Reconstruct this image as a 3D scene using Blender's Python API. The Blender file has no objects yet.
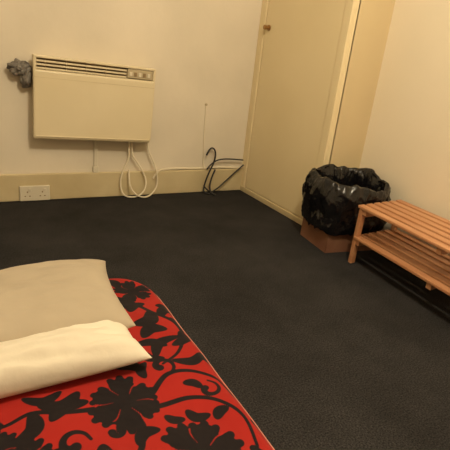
import bpy, bmesh, math, random
import numpy as np
from mathutils import Vector, Matrix, noise
random.seed(4)
S=bpy.context.scene
try: S.view_settings.view_transform='Standard'
except Exception: pass

# ---------------------------------------------------------------- materials
def mat(name,col,rough=.6,col2=None,scale=6,detail=4,bump=0,bscale=60,lo=.35,hi=.65,metal=0,spec=None,bdist=.004,stretch=None,sheen=0):
    m=bpy.data.materials.new(name);m.use_nodes=True
    nt=m.node_tree;b=nt.nodes['Principled BSDF']
    b.inputs['Base Color'].default_value=(*col,1);b.inputs['Roughness'].default_value=rough
    b.inputs['Metallic'].default_value=metal
    if spec is not None: b.inputs['Specular IOR Level'].default_value=spec
    if sheen: b.inputs['Sheen Weight'].default_value=sheen
    tc=nt.nodes.new('ShaderNodeTexCoord');mp=nt.nodes.new('ShaderNodeMapping')
    nt.links.new(tc.outputs['Object'],mp.inputs[0])
    if stretch: mp.inputs['Scale'].default_value=stretch
    if col2:
        n=nt.nodes.new('ShaderNodeTexNoise');n.inputs['Scale'].default_value=scale;n.inputs['Detail'].default_value=detail
        r=nt.nodes.new('ShaderNodeValToRGB');r.color_ramp.elements[0].position=lo;r.color_ramp.elements[1].position=hi
        r.color_ramp.elements[0].color=(*col,1);r.color_ramp.elements[1].color=(*col2,1)
        nt.links.new(mp.outputs[0],n.inputs['Vector']);nt.links.new(n.outputs['Fac'],r.inputs[0]);nt.links.new(r.outputs[0],b.inputs['Base Color'])
    if bump:
        n=nt.nodes.new('ShaderNodeTexNoise');n.inputs['Scale'].default_value=bscale;n.inputs['Detail'].default_value=5
        bp=nt.nodes.new('ShaderNodeBump');bp.inputs['Strength'].default_value=bump;bp.inputs['Distance'].default_value=bdist
        nt.links.new(mp.outputs[0],n.inputs['Vector']);nt.links.new(n.outputs['Fac'],bp.inputs['Height']);nt.links.new(bp.outputs[0],b.inputs['Normal'])
    return m
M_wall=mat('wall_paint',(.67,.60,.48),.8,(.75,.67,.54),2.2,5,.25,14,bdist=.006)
M_wall_lit=mat('wall_paint_lit',(.77,.69,.53),.8,(.81,.72,.56),2,5,.2,14,bdist=.006)  # wall paint lightened: brighter light on the right wall painted in
M_ceil=mat('ceiling_paint',(.8,.78,.72),.9,(.76,.74,.68))
M_trim=mat('old_gloss_paint',(.62,.52,.32),.45,(.53,.43,.25),5,5,.15,20)
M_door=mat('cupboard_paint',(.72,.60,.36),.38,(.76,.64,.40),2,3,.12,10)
M_doorshade=mat('cupboard_paint_shaded',(.57,.46,.27),.5,(.62,.50,.30),2,3,.12,10)  # door paint darkened: shade on the cupboard's side put into the colour
M_gap=mat('dark_gap',(.10,.065,.03),.9)
M_heater=mat('heater_enamel',(.69,.59,.39),.38,(.73,.63,.43),3,3)
M_grille=mat('heater_grille_dark',(.24,.16,.075),.6)
M_panel=mat('heater_control_panel',(.46,.38,.24),.5)
M_white=mat('white_plastic',(.66,.60,.47),.45)
M_cable=mat('cream_cable',(.76,.68,.52),.5)
M_black=mat('black_rubber',(.012,.011,.011),.5)
M_brass=mat('dull_brass',(.35,.2,.07),.35,metal=.8)
M_wood=mat('varnished_pine',(.43,.19,.085),.42,(.53,.265,.13),5,6,.1,40,stretch=(5,.6,5))
M_card=mat('cardboard',(.18,.075,.04),.8,(.23,.11,.06),9,4,.1,60)
M_bag=mat('black_bin_liner',(.006,.006,.007),.17,bump=.55,bscale=26,bdist=.012)
M_rag=mat('grey_plastic_bag',(.115,.10,.085),.5,(.20,.18,.155),22,4,.4,25,bdist=.008)
M_beige=mat('taupe_pillow_cotton',(.36,.30,.215),.9,(.42,.35,.255),4,4,.45,9,bdist=.014,sheen=.1)
M_cream=mat('cream_pillow_cotton',(.61,.55,.44),.9,(.68,.62,.50),5,4,.5,10,bdist=.014,sheen=.1)
M_hem=mat('pale_hem_stitching',(.50,.20,.15),.8)
M_carpet=mat('charcoal_carpet',(.012,.0115,.012),.97,(.046,.043,.0425),230,6,.5,520,.34,.70,spec=.08,bdist=.003)
nt=M_carpet.node_tree;b=nt.nodes['Principled BSDF'];src=b.inputs['Base Color'].links[0].from_socket
n=nt.nodes.new('ShaderNodeTexNoise');n.inputs['Scale'].default_value=3;n.inputs['Detail'].default_value=8;n.inputs['Roughness'].default_value=.7
mr=nt.nodes.new('ShaderNodeMapRange');mr.inputs[1].default_value=.3;mr.inputs[2].default_value=.7;mr.inputs[3].default_value=.7;mr.inputs[4].default_value=1.35
mx=nt.nodes.new('ShaderNodeVectorMath');mx.operation='SCALE'
nt.links.new([k for k in nt.nodes if k.type=='MAPPING'][0].outputs[0],n.inputs['Vector'])
nt.links.new(n.outputs['Fac'],mr.inputs[0]);nt.links.new(src,mx.inputs[0]);nt.links.new(mr.outputs[0],mx.inputs['Scale']);nt.links.new(mx.outputs[0],b.inputs['Base Color'])

# ---------------------------------------------------------------- helpers
def link(o,parent=None):
    S.collection.objects.link(o)
    if parent: o.parent=parent
    return o
def empty(name,loc=(0,0,0)):
    e=bpy.data.objects.new(name,None);e.empty_display_size=.1;e.location=loc;return link(e)
def mesh(name,verts,faces,m,parent=None,smooth=False):
    me=bpy.data.meshes.new(name);me.from_pydata([tuple(v) for v in verts],[],faces);me.update()
    o=bpy.data.objects.new(name,me);me.materials.append(m)
    if smooth: me.polygons.foreach_set('use_smooth',[True]*len(me.polygons))
    return link(o,parent)
def fixn(o):
    bm=bmesh.new();bm.from_mesh(o.data);bmesh.ops.recalc_face_normals(bm,faces=bm.faces);bm.to_mesh(o.data);bm.free()
def box(name,x0,x1,y0,y1,z0,z1,m,parent=None,bev=0):
    bm=bmesh.new();bmesh.ops.create_cube(bm,size=1)
    for v in bm.verts: v.co=Vector(((x0+x1)/2+v.co.x*(x1-x0),(y0+y1)/2+v.co.y*(y1-y0),(z0+z1)/2+v.co.z*(z1-z0)))
    me=bpy.data.meshes.new(name);bm.to_mesh(me);bm.free();me.materials.append(m)
    o=link(bpy.data.objects.new(name,me),parent)
    if bev:
        k=o.modifiers.new('b','BEVEL');k.width=bev;k.segments=3;k.limit_method='ANGLE'
    return o
def curve(name,pts,r,m,parent=None,cyc=False):
    c=bpy.data.curves.new(name,'CURVE');c.dimensions='3D';c.bevel_depth=r;c.bevel_resolution=3;c.resolution_u=10;c.use_fill_caps=True
    s=c.splines.new('NURBS');s.points.add(len(pts)-1)
    for p,q in zip(s.points,pts): p.co=(*q,1)
    s.use_endpoint_u=not cyc;s.use_cyclic_u=cyc;s.order_u=3
    c.materials.append(m)
    return link(bpy.data.objects.new(name,c),parent)
def cyl(name,c,r,h,axis,m,parent=None,r2=None):
    bm=bmesh.new();bmesh.ops.create_cone(bm,segments=28,radius1=r,radius2=r if r2 is None else r2,depth=h,cap_ends=True)
    R={'x':Matrix.Rotation(-math.pi/2,4,'Y'),'y':Matrix.Rotation(math.pi/2,4,'X'),'z':Matrix()}[axis]
    bm.transform(Matrix.Translation(c)@R);me=bpy.data.meshes.new(name);bm.to_mesh(me);bm.free();me.materials.append(m)
    o=link(bpy.data.objects.new(name,me),parent);k=o.modifiers.new('b','BEVEL');k.width=min(r,h)*.2;k.segments=2;k.limit_method='ANGLE';return o

# ---------------------------------------------------------------- room
XL,XR,YF,YB,H=-1.5,1.82,-1.6,2.444,2.35
T=.1
box('floor',XL-T,XR+T,YF-T,YB+T,-.1,0,M_carpet)
box('ceiling',XL-T,XR+T,YF-T,YB+T,H,H+.1,M_ceil)
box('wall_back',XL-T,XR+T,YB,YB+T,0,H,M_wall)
box('wall_front',XL-T,XR+T,YF-T,YF,0,H,M_wall)
box('wall_left',XL-T,XL,YF,YB,0,H,M_wall)
box('wall_right',XR,XR+T,YF,YB,0,H,M_wall_lit)
CX,CY=1.571,1.700
bb=box('baseboard_back',XL,CX,YB-.02,YB,0,.142,M_trim,bev=.006)
box('baseboard_left',XL,XL+.02,YF,YB-.02,0,.142,M_trim,bev=.006)

# built-in cupboard
cb=empty('built_in_cupboard',(0,0,0))
box('carcass',CX+.012,XR,CY+.001,YB,0,H,M_doorshade,cb)
box('side_panel',CX+.03,XR,CY-.004,CY+.004,0,H,M_doorshade,cb)
box('frame_left',CX-.008,CX+.03,YB-.055,YB,0,H,M_door,cb,.004)
box('frame_right',CX-.008,CX+.04,CY-.004,CY+.045,0,H,M_door,cb,.004)
box('frame_head',CX-.008,CX+.03,CY,YB,2.02,H,M_door,cb,.004)
box('threshold',CX-.012,CX+.03,CY,YB,0,.032,M_trim,cb,.004)
box('shadow_gap',CX+.006,CX+.02,CY+.04,YB-.05,.03,2.03,M_gap,cb)
box('door_leaf',CX-.002,CX+.018,CY+.048,YB-.058,.035,2.014,M_door,cb,.004)
cyl('knob_plate',(CX-.005,2.345,.985),.016,.006,'x',M_brass,cb)
cyl('knob_stem',(CX-.015,2.345,.985),.006,.02,'x',M_brass,cb)
cyl('knob',(CX-.030,2.345,.985),.013,.014,'x',M_brass,cb)

# ---------------------------------------------------------------- heater
ht=empty('wall_panel_heater',(.607,YB,.522));ht.rotation_euler=(0,math.radians(1.6),0)
def hb(n,x0,x1,y0,y1,z0,z1,m,b=0): return box(n,x0,x1,y0,y1,z0,z1,m,ht,b)
W2,H2=.298,.193
hb('back_casing',-W2+.01,W2-.01,-.045,0,-H2+.01,H2-.004,M_heater,.006)
hb('front_panel',-W2,W2,-.090,-.045,-H2,H2-.062,M_heater,.010)
hb('top_rail',-W2,W2,-.088,-.045,H2-.012,H2,M_heater,.004)
hb('end_cap_left',-W2,-W2+.014,-.088,-.045,-H2+.01,H2-.002,M_heater,.004)
hb('end_cap_right',W2-.014,W2,-.088,-.045,-H2+.01,H2-.002,M_heater,.004)
hb('grille_back',-W2+.012,W2-.012,-.060,-.044,H2-.066,H2-.010,M_grille)
for i in range(3): hb('louvre_%d'%i,-W2+.014,W2-.155,-.086,-.058,H2-.028-i*.016,H2-.0200-i*.016,M_heater,.001)
for i in range(4): hb('divider_%d'%i,-W2+.05+i*.095,-W2+.054+i*.095,-.085,-.06,H2-.062,H2-.012,M_grille)
hb('control_panel',W2-.150,W2-.016,-.084,-.058,H2-.058,H2-.014,M_panel,.002)
for i in range(5): hb('control_mark_%d'%i,W2-.140+i*.024,W2-.126+i*.024,-.0875,-.083,H2-.048,H2-.028,M_grille if i%2 else M_white,.001)
hb('panel_seam',-W2+.004,W2-.004,-.0908,-.088,H2-.098,H2-.096,M_trim)
hb('lower_lip',-W2+.01,W2-.01,-.094,-.088,-H2+.012,-H2+.018,M_heater,.002)

# socket on baseboard
so=empty('electrical_socket',(.307,YB-.02,.043))
box('face_plate',-.073,.073,-.012,0,-.040,.040,M_white,so,.004)
for k in (-.036,.036):
    box('switch',k+.006,k+.018,-.016,-.010,.012,.026,M_cream,so,.001)
    box('earth_slot',k-.003,k+.003,-.0128,-.011,.004,.012,M_grille,so)
    for q in (-.011,.011): box('pin_slot',k+q-.0035,k+q+.0035,-.0128,-.011,-.016,-.011,M_grille,so)

# conduit, cables
cd=empty('cable_conduit',(.622,YB,.0))
box('channel',-.010,.010,-.014,0,.142,.345,M_white,cd,.003)
box('junction',-.016,.016,-.020,0,.142,.175,M_white,cd,.003)
yc=YB-.026
curve('heater_power_cable',[(.80,yc+.015,.36),(.795,yc-.005,.29),(.80,yc-.012,.23),(.765,yc-.01,.16),(.748,yc-.012,.08),(.765,yc-.03,.012),(.83,yc-.05,.006),(.885,yc-.035,.03),(.905,yc-.02,.09),(.875,yc-.012,.16),(.84,yc-.008,.21),(.81,yc-.008,.25),(.815,yc+.012,.36)],.0045,M_cable)
curve('extension_flex',[(.895,yc+.01,.36),(.905,yc-.01,.27),(.945,yc-.012,.20),(.972,yc-.012,.12),(.968,yc-.02,.05),(.92,yc-.045,.010),(.87,yc-.06,.006),(.82,yc-.05,.03),(.795,yc-.025,.09),(.80,yc-.012,.16)],.0045,M_cable)
curve('skirting_cable',[(.95,yc,.10),(.975,yc+.002,.145),(1.02,yc+.018,.148),(1.12,yc+.018,.152),(1.25,yc+.018,.148),(1.38,yc+.018,.155),(1.48,yc+.018,.150),(1.555,yc+.018,.148)],.0055,M_cable)
wc=empty('wall_cord',(1.262,YB,0))
curve('cord',[(0,-.004,.525),(.003,-.004,.42),(.006,-.004,.33),(.012,-.006,.24),(.015,-.02,.15)],.003,M_cable,wc)
cyl('cord_clip',(0,-.006,.532),.007,.012,'y',M_panel,wc)
bk=empty('black_cable_tangle',(0,0,0))
curve('loop_a',[(1.285,yc,.235),(1.30,yc-.005,.285),(1.34,yc-.005,.275),(1.345,yc-.01,.21),(1.30,yc-.015,.12),(1.275,yc-.02,.04),(1.27,yc-.04,.007),(1.30,yc-.06,.007)],.0052,M_black,bk)
curve('loop_b',[(1.29,yc-.01,.15),(1.33,yc-.01,.20),(1.40,yc-.01,.215),(1.49,yc-.01,.21),(1.545,yc-.01,.205)],.0045,M_black,bk)
curve('loop_c',[(1.275,yc-.02,.05),(1.30,yc-.05,.008),(1.36,yc-.04,.03),(1.44,yc-.02,.085),(1.50,yc-.01,.13),(1.55,yc-.015,.175)],.0045,M_black,bk)
curve('loop_d',[(1.345,yc-.02,.15),(1.31,yc-.03,.09),(1.30,yc-.06,.008),(1.33,yc-.08,.008)],.0052,M_black,bk)

# grey crumpled bag stuffed beside the heater
def lump(name,c,rad,m,amp,freq,seed,parent=None,sub=5):
    bm=bmesh.new();bmesh.ops.create_icosphere(bm,subdivisions=sub,radius=1)
    for v in bm.verts:
        p=v.co.copy();d=0;f=freq
        for o in range(2): d+=abs(noise.noise(p*f+Vector((seed,o*3,0))))/(o+1);f*=2
        s=1+amp*(d-.35)
        v.co=Vector((c[0]+p.x*rad[0]*s,c[1]+p.y*rad[1]*s,c[2]+p.z*rad[2]*s))
    me=bpy.data.meshes.new(name);bm.to_mesh(me);bm.free();me.materials.append(m)
    me.polygons.foreach_set('use_smooth',[True]*len(me.polygons))
    return link(bpy.data.objects.new(name,me),parent)
rg=empty('crumpled_plastic_bag',(0,0,0))
lump('bundle',(.262,YB-.034,.655),(.052,.030,.034),M_rag,.45,1.6,1.3,rg)
lump('tail',(.288,YB-.034,.612),(.026,.026,.044),M_rag,.45,1.6,5.3,rg,4)

# ---------------------------------------------------------------- shoe rack
rk=empty('wooden_shoe_rack',(0,0,0))
O=Vector((1.475,1.335,0));Ld=Vector((-.090,-.996,0));Ed=Vector((.992,.085,0))
def rp(u,v,z): return O+Ld*u+Ed*v+Vector((0,0,z))
def rbox(name,u0,u1,v0,v1,z0,z1,bev=.003):
    vs=[rp(u,v,z) for z in (z0,z1) for (u,v) in ((u0,v0),(u1,v0),(u1,v1),(u0,v1))]
    o=mesh(name,vs,[(0,1,2,3),(4,7,6,5),(0,4,5,1),(1,5,6,2),(2,6,7,3),(3,7,4,0)],M_wood,rk);fixn(o)
    k=o.modifiers.new('b','BEVEL');k.width=bev;k.segments=2
    return o
RL=.86;DP=.300
for zi,z in enumerate((.258,.118)):
    for i in range(6):
        v=i*(DP-.036)/5
        rbox('slat_%d_%d'%(zi,i),0 if zi==0 else .012,RL,v,v+.038,z,z+.013)
    for u in (.028,RL*.5,RL-.05): rbox('cross_rail_%d'%zi,u,u+.024,.006,DP-.006,z-.024,z)
for u in (.008,RL-.04):
    for v in (.004,DP-.030): rbox('leg',u,u+.022,v,v+.028,0,.2575,.003)
    rbox('end_brace',u+.004,u+.016,.03,DP-.03,.215,.250)

# ---------------------------------------------------------------- bin: cardboard box with black liner
bn=empty('waste_bin_with_liner',(1.592,1.530,0));bn.rotation_euler=(0,0,math.radians(-8))
def bx(n,*a): return box(n,*a,M_card,bn,.002)
bw,bd=.142,.116
bx('box_base',-bw,bw,-bd,bd,0,.006);bx('box_front',-bw,bw,-bd,-bd+.005,.004,.24);bx('box_back',-bw,bw,bd-.005,bd,.004,.24)
bx('box_left',-bw,-bw+.005,-bd,bd,.004,.24);bx('box_right',bw-.005,bw,-bd,bd,.004,.24)
bw,bd=.150,.122
NS=300
ctl=[(.098,1.07,.1),(.112,1.10,.3),(.145,1.13,.8),(.18,1.15,1),(.22,1.19,1),(.26,1.22,1),(.295,1.225,.9),(.322,1.20,.7),(.338,1.15,.6),(.343,1.08,.6),(.333,1.01,.7),(.30,.96,.9),(.25,.93,1),(.20,.90,1),(.14,.86,.8),(.08,.80,.8),(.06,.5,.5),(.055,.05,.2)]
prof=[]
for a_,b_ in zip(ctl[:-1],ctl[1:]):
    for t in (0,.25,.5,.75): prof.append(tuple(a_[i]*(1-t)+b_[i]*t for i in range(3)))
prof.append(ctl[-1]);TOP=40
def rdg(p): return (1-abs(noise.noise(p))*2.2)
vs=[]
for j,(z,s,f) in enumerate(prof):
    lay=0 if j<TOP else 7
    n_=7-4*min(1,max(0,(z-.17)/.12)) if j<TOP else 3.0
    for i in range(NS):
        a=2*math.pi*i/NS;c,sn=math.cos(a),math.sin(a)
        q=(abs(c)**n_+abs(sn)**n_)**(-1/n_)
        p=Vector((c*1.5+lay,sn*1.5,z*11))
        w_=noise.noise(p*.8)*.020
        w_+=max(0,rdg(Vector((c*2.0+lay+3,sn*2.0,z*6+c*1.5))))**3*.013
        w_+=max(0,rdg(Vector((c*4.4+lay+9,sn*4.4,z*17))))**3*.008
        w_+=max(0,rdg(Vector((c*8+lay+2,sn*8,z*30))))**3*.003
        rimz=noise.noise(Vector((c*1.3+4,sn*1.3,0)))*.034+noise.noise(Vector((c*4+4,sn*4,0)))*.014
        zz=z+rimz*min(1,max(0,(z-.08)/.2))
        if j<5: zz+=(noise.noise(Vector((c*2+14,sn*2,0)))*.03+noise.noise(Vector((c*7+14,sn*7,0)))*.012)*(1-j/5)
        zz+=.015*(sn-.2*c)*min(1,max(0,(z-.1)/.2))
        if s>1.0 and j<TOP: w_=max(w_,-.004 if z<.24 else -1)
        r=q*s+w_/.15*(.2+.8*f)*(1 if s>.3 else .2)
        vs.append((bw*r*c,min(bd*r*sn*1.02,.138),max(zz,.02)))
fs=[(j*NS+i,j*NS+(i+1)%NS,(j+1)*NS+(i+1)%NS,(j+1)*NS+i) for j in range(len(prof)-1) for i in range(NS)]
lb=mesh('black_liner',vs,fs,M_bag,bn,True);fixn(lb)

# ---------------------------------------------------------------- bed with printed cover
x0,x1,y0,y1=-.62,.492,-.55,1.262
st=.0026
gx=np.arange(x0,x1+st,st);gy=np.arange(y0,y1+st,st);NX,NY=len(gx),len(gy)
X,Y=np.meshgrid(gx,gy);X=X.ravel();Y=Y.ravel()
R=.17;cx,cy=(x0+x1)/2,(y0+y1)/2;hx,hy=(x1-x0)/2-R,(y1-y0)/2-R
dx,dy=X-cx,Y-cy
kx,ky=np.clip(dx,-hx,hx),np.clip(dy,-hy,hy)
ex,ey=dx-kx,dy-ky;dist=np.hypot(ex,ey)
over=dist>R
sc=np.where(over,R/np.maximum(dist,1e-9),1.0)
Px=cx+kx+ex*sc;Py=cy+ky+ey*sc
ind=R-np.minimum(dist,R)
ind=np.where((np.abs(dx)<=hx)|(np.abs(dy)<=hy),np.minimum((x1-x0)/2-np.abs(dx),(y1-y0)/2-np.abs(dy)),ind);ind=np.clip(ind,0,None)
def height(ind,X,Y):
    e=np.clip(ind/.055,0,1)
    Z=.150*np.sqrt(1-(1-e)**2)+.008*np.clip(ind/.3,0,1)
    und=.0030*np.sin(X*17+Y*9)+.0022*np.sin(Y*31-X*12+1)+.0015*np.sin(X*45+Y*23)
    return np.maximum(Z+und*e,0)
Z=height(ind,X,Y)
P=np.full(X.shape,1.0)
def cr(pts,n=9):
    p=[pts[0]]+list(pts)+[pts[-1]];o=[]
    for i in range(1,len(p)-2):
        a,b,c,d=[np.array(q,float) for q in p[i-1:i+3]]
        for t in np.linspace(0,1,n,endpoint=False):
            o.append(.5*((2*b)+(-a+c)*t+(2*a-5*b+4*c-d)*t*t+(-a+3*b-3*c+d)*t**3))
    o.append(np.array(p[-2],float));return np.array(o)
def stroke(pts,wf,n=9):
    q=cr(pts,n);m=len(q);w=np.array([wf(i/(m-1)) for i in range(m)]);g=w.max()+.012
    sel=np.where((X>q[:,0].min()-g)&(X<q[:,0].max()+g)&(Y>q[:,1].min()-g)&(Y<q[:,1].max()+g))[0]
    if not len(sel): return
    xs,ys=X[sel],Y[sel];best=np.full(len(sel),1.0)
    for i in range(m-1):
        a,b=q[i],q[i+1];ab=b-a;L=ab@ab+1e-12
        t=np.clip(((xs-a[0])*ab[0]+(ys-a[1])*ab[1])/L,0,1)
        d=np.hypot(xs-a[0]-t*ab[0],ys-a[1]-t*ab[1])-(w[i]+(w[i+1]-w[i])*t)
        best=np.minimum(best,d)
    P[sel]=np.minimum(P[sel],best)
LW=1.2
def leaf(a,b,w,bend=.2):
    a=np.array(a);b=np.array(b);d=b-a;nrm=np.array([-d[1],d[0]])
    stroke([a,(a+b)/2+nrm*bend,b],lambda t:.0008+LW*w*math.sin(math.pi*min(1,t*.97+.02))**.75)
def vine(pts,w=.0045): stroke(pts,lambda t:w*1.15*(1.0-.55*t))
def scroll(c,r,a0,turn,w=.005,sgn=1):
    pts=[]
    for i in range(9):
        t=i/8;a=a0+sgn*turn*t;rr=r*(1-.72*t);pts.append((c[0]+rr*math.cos(a),c[1]+rr*math.sin(a)))
    stroke(pts,lambda t:w*1.2*(.45+.9*t))
def FL(c,r,rot=0,n=5):
    c=np.array(c);rg_=random.Random(int(c[0]*1000)+int(c[1]*777))
    for i in range(n):
        a=rot+2*math.pi*i/n+rg_.uniform(-.15,.15);L_=r*rg_.uniform(.85,1.08);d=np.array([math.cos(a),math.sin(a)]);nn=np.array([-d[1],d[0]])
        stroke([c,c+d*L_*.55],lambda t:r*(.18+.16*t))
        for s in(-1,0,1): stroke([c+d*L_*.5+nn*s*r*.10,c+d*L_*(.82 if s else .92)+nn*s*r*.26],lambda t:r*(.19-.09*t),4)
    for i in range(n):
        a=rot+2*math.pi*(i+.5)/n;d=np.array([math.cos(a),math.sin(a)])
        cut([c+d*r*.28,c+d*r*.55+np.array([-d[1],d[0]])*r*.04,c+d*r*.72],r*.020)
def cut(pts,w):
    Q=P.copy();P[:]=1;stroke(pts,lambda t:w*(.4+.6*t));C=P.copy();P[:]=np.maximum(Q,-C)
FL((.238,.690),.078,.35,6)
FL((.325,.520),.085,1.0,6)
FL((.395,1.115),.060,.3,5)
FL((.035,.600),.070,.2,6)
vine([(.30,.70),(.345,.735),(.40,.73),(.445,.69),(.455,.63)],.006)
vine([(.30,.66),(.36,.66),(.41,.63),(.44,.57),(.43,.50)],.006)
scroll((.345,.765),.030,-1.2,5.0,.006)
scroll((.412,.665),.028,1.2,5.2,.005,-1)
scroll((.125,.62),.030,0,5,.006)
leaf((.345,.80),(.430,.86),.012,.25);leaf((.375,.775),(.460,.785),.011,-.25)
vine([(.37,1.06),(.40,.99),(.445,.93),(.44,.86),(.40,.80),(.35,.77)],.0065)
leaf((.445,.95),(.465,.86),.017,.2);leaf((.40,.99),(.34,.94),.017,.3);leaf((.42,.96),(.475,1.00),.013,.2)
leaf((.41,.90),(.345,.885),.015,-.3);leaf((.44,.88),(.40,.83),.013,.3);leaf((.35,1.0),(.40,1.04),.014,.2)
leaf((.32,.86),(.385,.835),.012,.2);leaf((.325,.83),(.36,.79),.010,-.3)
leaf((.43,1.02),(.465,.97),.012,.2);leaf((.33,1.09),(.345,1.02),.014,.2)
leaf((.33,1.20),(.36,1.14),.013,.2);leaf((.44,1.17),(.46,1.08),.012,.2)
leaf((.16,.75),(.085,.735),.014,.3);leaf((.17,.715),(.10,.685),.014,-.2);leaf((.13,.765),(.06,.765),.010,.3)
vine([(.175,.69),(.12,.70),(.07,.72),(.02,.71),(-.03,.73)],.006)
leaf((.07,.72),(.035,.66),.013,.3);leaf((.02,.71),(.0,.76),.013,.3)
vine([(.245,.62),(.23,.57),(.19,.55),(.14,.56),(.10,.60)],.006)
leaf((.23,.58),(.275,.60),.011,.3);leaf((.19,.55),(.17,.60),.013,.2);leaf((.20,.545),(.22,.49),.014,.2)
scroll((.20,.625),.022,2.,5,.005,-1)
vine([(.42,.50),(.455,.43),(.44,.36),(.39,.32)],.006)
leaf((.455,.56),(.47,.49),.013,.2);leaf((.38,.60),(.345,.63),.010,.3);leaf((.39,.585),(.42,.60),.010,.2)
leaf((.44,.77),(.475,.71),.010,.2);leaf((.255,.80),(.30,.77),.011,.2);leaf((.46,.66),(.468,.60),.009,.1)
leaf((.30,.745),(.315,.79),.009,.2);leaf((.37,.70),(.40,.675),.009,.2);leaf((.33,.61),(.30,.63),.009,.2)
vine([(.25,.47),(.20,.45),(.15,.48),(.12,.52)],.006)
leaf((.30,.43),(.26,.38),.016,.2);leaf((.13,.49),(.07,.50),.015,.2);leaf((.15,.53),(.11,.545),.010,.2)
for i in range(7):
    for j in range(10):
        px=x0+.09+i*.17+(.08 if j%2 else 0)+random.uniform(-.02,.02);py=y0+.08+j*.185+random.uniform(-.02,.02)
        if px>.0 and py>.38: continue
        if px>x1-.06: continue
        r=random.uniform(.05,.075);a=random.uniform(0,6)
        if (i+j)%2: FL((px,py),r,a,6)
        else:
            scroll((px,py),.045,a,5.3,.006)
            for q in range(5):
                b_=a+q*1.25;leaf((px+.055*math.cos(b_),py+.055*math.sin(b_)),(px+.10*math.cos(b_+.5),py+.10*math.sin(b_+.5)),.014,.25)
V=np.stack([Px,Py,Z],1)
idx=np.arange(NX*NY).reshape(NY,NX)
q=np.stack([idx[:-1,:-1],idx[:-1,1:],idx[1:,1:],idx[1:,:-1]],-1).reshape(-1,4)
keep=~(over[q].all(axis=1));q=q[keep]
me=bpy.data.meshes.new('cover');me.vertices.add(len(V));me.vertices.foreach_set('co',V.ravel())
me.loops.add(q.size);me.loops.foreach_set('vertex_index',q.ravel().astype(np.int32))
me.polygons.add(len(q));me.polygons.foreach_set('loop_start',np.arange(0,q.size,4,dtype=np.int32));me.polygons.foreach_set('loop_total',np.full(len(q),4,dtype=np.int32))
me.polygons.foreach_set('use_smooth',np.ones(len(q),dtype=bool))
at=me.attributes.new('print_sdf','FLOAT','POINT');at.data.foreach_set('value',np.clip(P,-.02,.02).astype(np.float32))
me.update(calc_edges=True)
mc=bpy.data.materials.new('red_floral_cotton');mc.use_nodes=True;nt=mc.node_tree;b=nt.nodes['Principled BSDF']
b.inputs['Roughness'].default_value=.85;b.inputs['Sheen Weight'].default_value=.05;b.inputs['Specular IOR Level'].default_value=.2
A=nt.nodes.new('ShaderNodeAttribute');A.attribute_name='print_sdf'
mr=nt.nodes.new('ShaderNodeMapRange');mr.inputs[1].default_value=-.0008;mr.inputs[2].default_value=.0008
tc=nt.nodes.new('ShaderNodeTexCoord');nz=nt.nodes.new('ShaderNodeTexNoise');nz.inputs['Scale'].default_value=9;nz.inputs['Detail'].default_value=4
rr=nt.nodes.new('ShaderNodeValToRGB');rr.color_ramp.elements[0].color=(.26,.009,.006,1);rr.color_ramp.elements[1].color=(.35,.016,.010,1)
mx=nt.nodes.new('ShaderNodeMixRGB');mx.inputs[1].default_value=(.008,.005,.006,1)
nt.links.new(A.outputs['Fac'],mr.inputs[0]);nt.links.new(mr.outputs[0],mx.inputs[0]);nt.links.new(tc.outputs['Object'],nz.inputs['Vector'])
nt.links.new(nz.outputs['Fac'],rr.inputs[0]);nt.links.new(rr.outputs[0],mx.inputs[2]);nt.links.new(mx.outputs[0],b.inputs['Base Color'])
bp=nt.nodes.new('ShaderNodeBump');bp.inputs['Strength'].default_value=.5;bp.inputs['Distance'].default_value=.014
n2=nt.nodes.new('ShaderNodeTexNoise');n2.inputs['Scale'].default_value=11;n2.inputs['Detail'].default_value=3
nt.links.new(tc.outputs['Object'],n2.inputs['Vector']);nt.links.new(n2.outputs['Fac'],bp.inputs['Height']);nt.links.new(bp.outputs[0],b.inputs['Normal'])
me.materials.append(mc)
bed=empty('floor_bed',(0,0,0));link(bpy.data.objects.new('cover',me),bed)
box('mattress_core',x0+.10,x1-.10,y0+.10,y1-.10,.0,.12,M_cream,bed,.03)
hp=[];o_=.026
for (sx,sy,a0) in ((1,1,0),(-1,1,90),(-1,-1,180),(1,-1,270)):
    for k in range(9):
        a=math.radians(a0+k*90/8);hp.append((cx+sx*hx+(R-o_)*math.cos(a),cy+sy*hy+(R-o_)*math.sin(a)))
full=[]
for a_,b_ in zip(hp,hp[1:]+hp[:1]):
    L_=math.dist(a_,b_);n_=max(1,int(L_/.03))
    for k in range(n_): full.append((a_[0]+(b_[0]-a_[0])*k/n_,a_[1]+(b_[1]-a_[1])*k/n_))
fp=[(x,y,float(height(np.array(o_),np.array(x),np.array(y)))+.0006) for x,y in full]
curve('edge_piping',fp,.0017,M_hem,bed,True)

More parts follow.
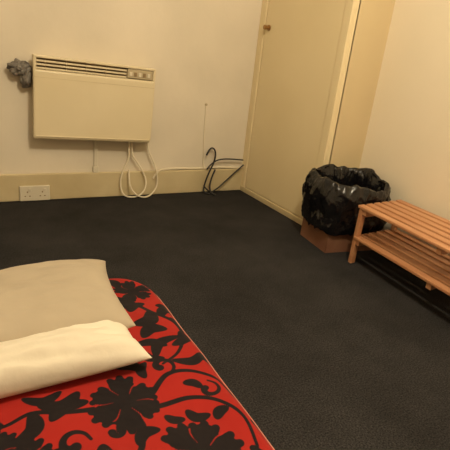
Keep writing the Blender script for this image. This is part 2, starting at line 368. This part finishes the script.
# ---------------------------------------------------------------- pillows
def cushion(name,corners,zb,th,m,parent,seed=0,pw=2.6,puff=.5,N=120,wr=.006,crease=0):
    c=[np.array(k,float) for k in corners]
    vs=[];fs=[]
    def pos(u,v,top):
        pu=u*(1-.05*(1-v*v)*abs(u)**3);pv=v*(1-.04*(1-u*u)*abs(v)**3)
        s,t=(pu+1)/2,(pv+1)/2
        p=c[0]*(1-s)*(1-t)+c[1]*s*(1-t)+c[2]*s*t+c[3]*(1-s)*t
        h=max(0,(1-abs(u)**pw))**puff*max(0,(1-abs(v)**pw))**puff
        w=(noise.noise(Vector((u*2.2+seed,v*2.2,0)))*wr*1.6+noise.noise(Vector((u*6+seed,v*5,1)))*wr)
        cw=max(0,1-abs(noise.noise(Vector((p[0]*7+seed,p[1]*9,2))))*7)
        w=(w-crease*cw)*min(1,h*1.4)
        z=zb+th*.36+ (h*th*.64+w if top else -h*th*.36)
        return (p[0],p[1],z)
    for top in (1,0):
        for j in range(N+1):
            for i in range(N+1):
                u=math.sin((i/N*2-1)*math.pi/2);v=math.sin((j/N*2-1)*math.pi/2);vs.append(pos(u,v,top))
    K=(N+1)**2
    for t in (0,1):
        for j in range(N):
            for i in range(N):
                a=t*K+j*(N+1)+i;f=(a,a+1,a+N+2,a+N+1);fs.append(f if t==0 else f[::-1])
    o=mesh(name,vs,fs,m,parent,True)
    bm=bmesh.new();bm.from_mesh(o.data);bmesh.ops.remove_doubles(bm,verts=bm.verts,dist=1e-5);bmesh.ops.recalc_face_normals(bm,faces=bm.faces);bm.to_mesh(o.data);bm.free()
    return o
pl=empty('pillow',(0,0,0))
cushion('taupe_pillow_body',[(-.42,.770),(.320,.872),(.345,1.225),(-.40,1.11)],.160,.112,M_beige,pl,3,3.2,.45,wr=.005,crease=.0015)
cushion('cream_pillowcase_flap',[(-.40,.755),(.320,.762),(.318,.975),(-.40,.86)],.157,.084,M_cream,pl,9,3.4,.45,wr=.006,crease=.002)

# ---------------------------------------------------------------- light
def light(kind,name,loc,e,col,size,rot=None):
    l=bpy.data.lights.new(name,kind);l.energy=e;l.color=col
    if kind=='AREA': l.size=size
    else: l.shadow_soft_size=size
    o=link(bpy.data.objects.new(name,l));o.location=loc
    if rot: o.rotation_euler=rot
light('POINT','ceiling_bulb',(.68,.40,1.98),84,(1,.845,.60),.08)
w=bpy.data.worlds.new('w');S.world=w;w.use_nodes=True;w.node_tree.nodes['Background'].inputs[0].default_value=(.9,.75,.55,1);w.node_tree.nodes['Background'].inputs[1].default_value=.05

# ---------------------------------------------------------------- camera
ya,pi_,ro=.5471,.3551,.1155
F=Vector((math.sin(ya)*math.cos(pi_),math.cos(ya)*math.cos(pi_),-math.sin(pi_)))
r0=Vector((math.cos(ya),-math.sin(ya),0));u0=r0.cross(F)
r=r0*math.cos(ro)+u0*math.sin(ro);u=u0*math.cos(ro)-r0*math.sin(ro)
cam=bpy.data.cameras.new('camera');co=link(bpy.data.objects.new('camera',cam))
co.matrix_world=Matrix(((r.x,u.x,-F.x,0),(r.y,u.y,-F.y,0),(r.z,u.z,-F.z,.814),(0,0,0,1)))
cam.lens=455.17/450*36;cam.sensor_width=36;cam.clip_start=.02
S.camera=co
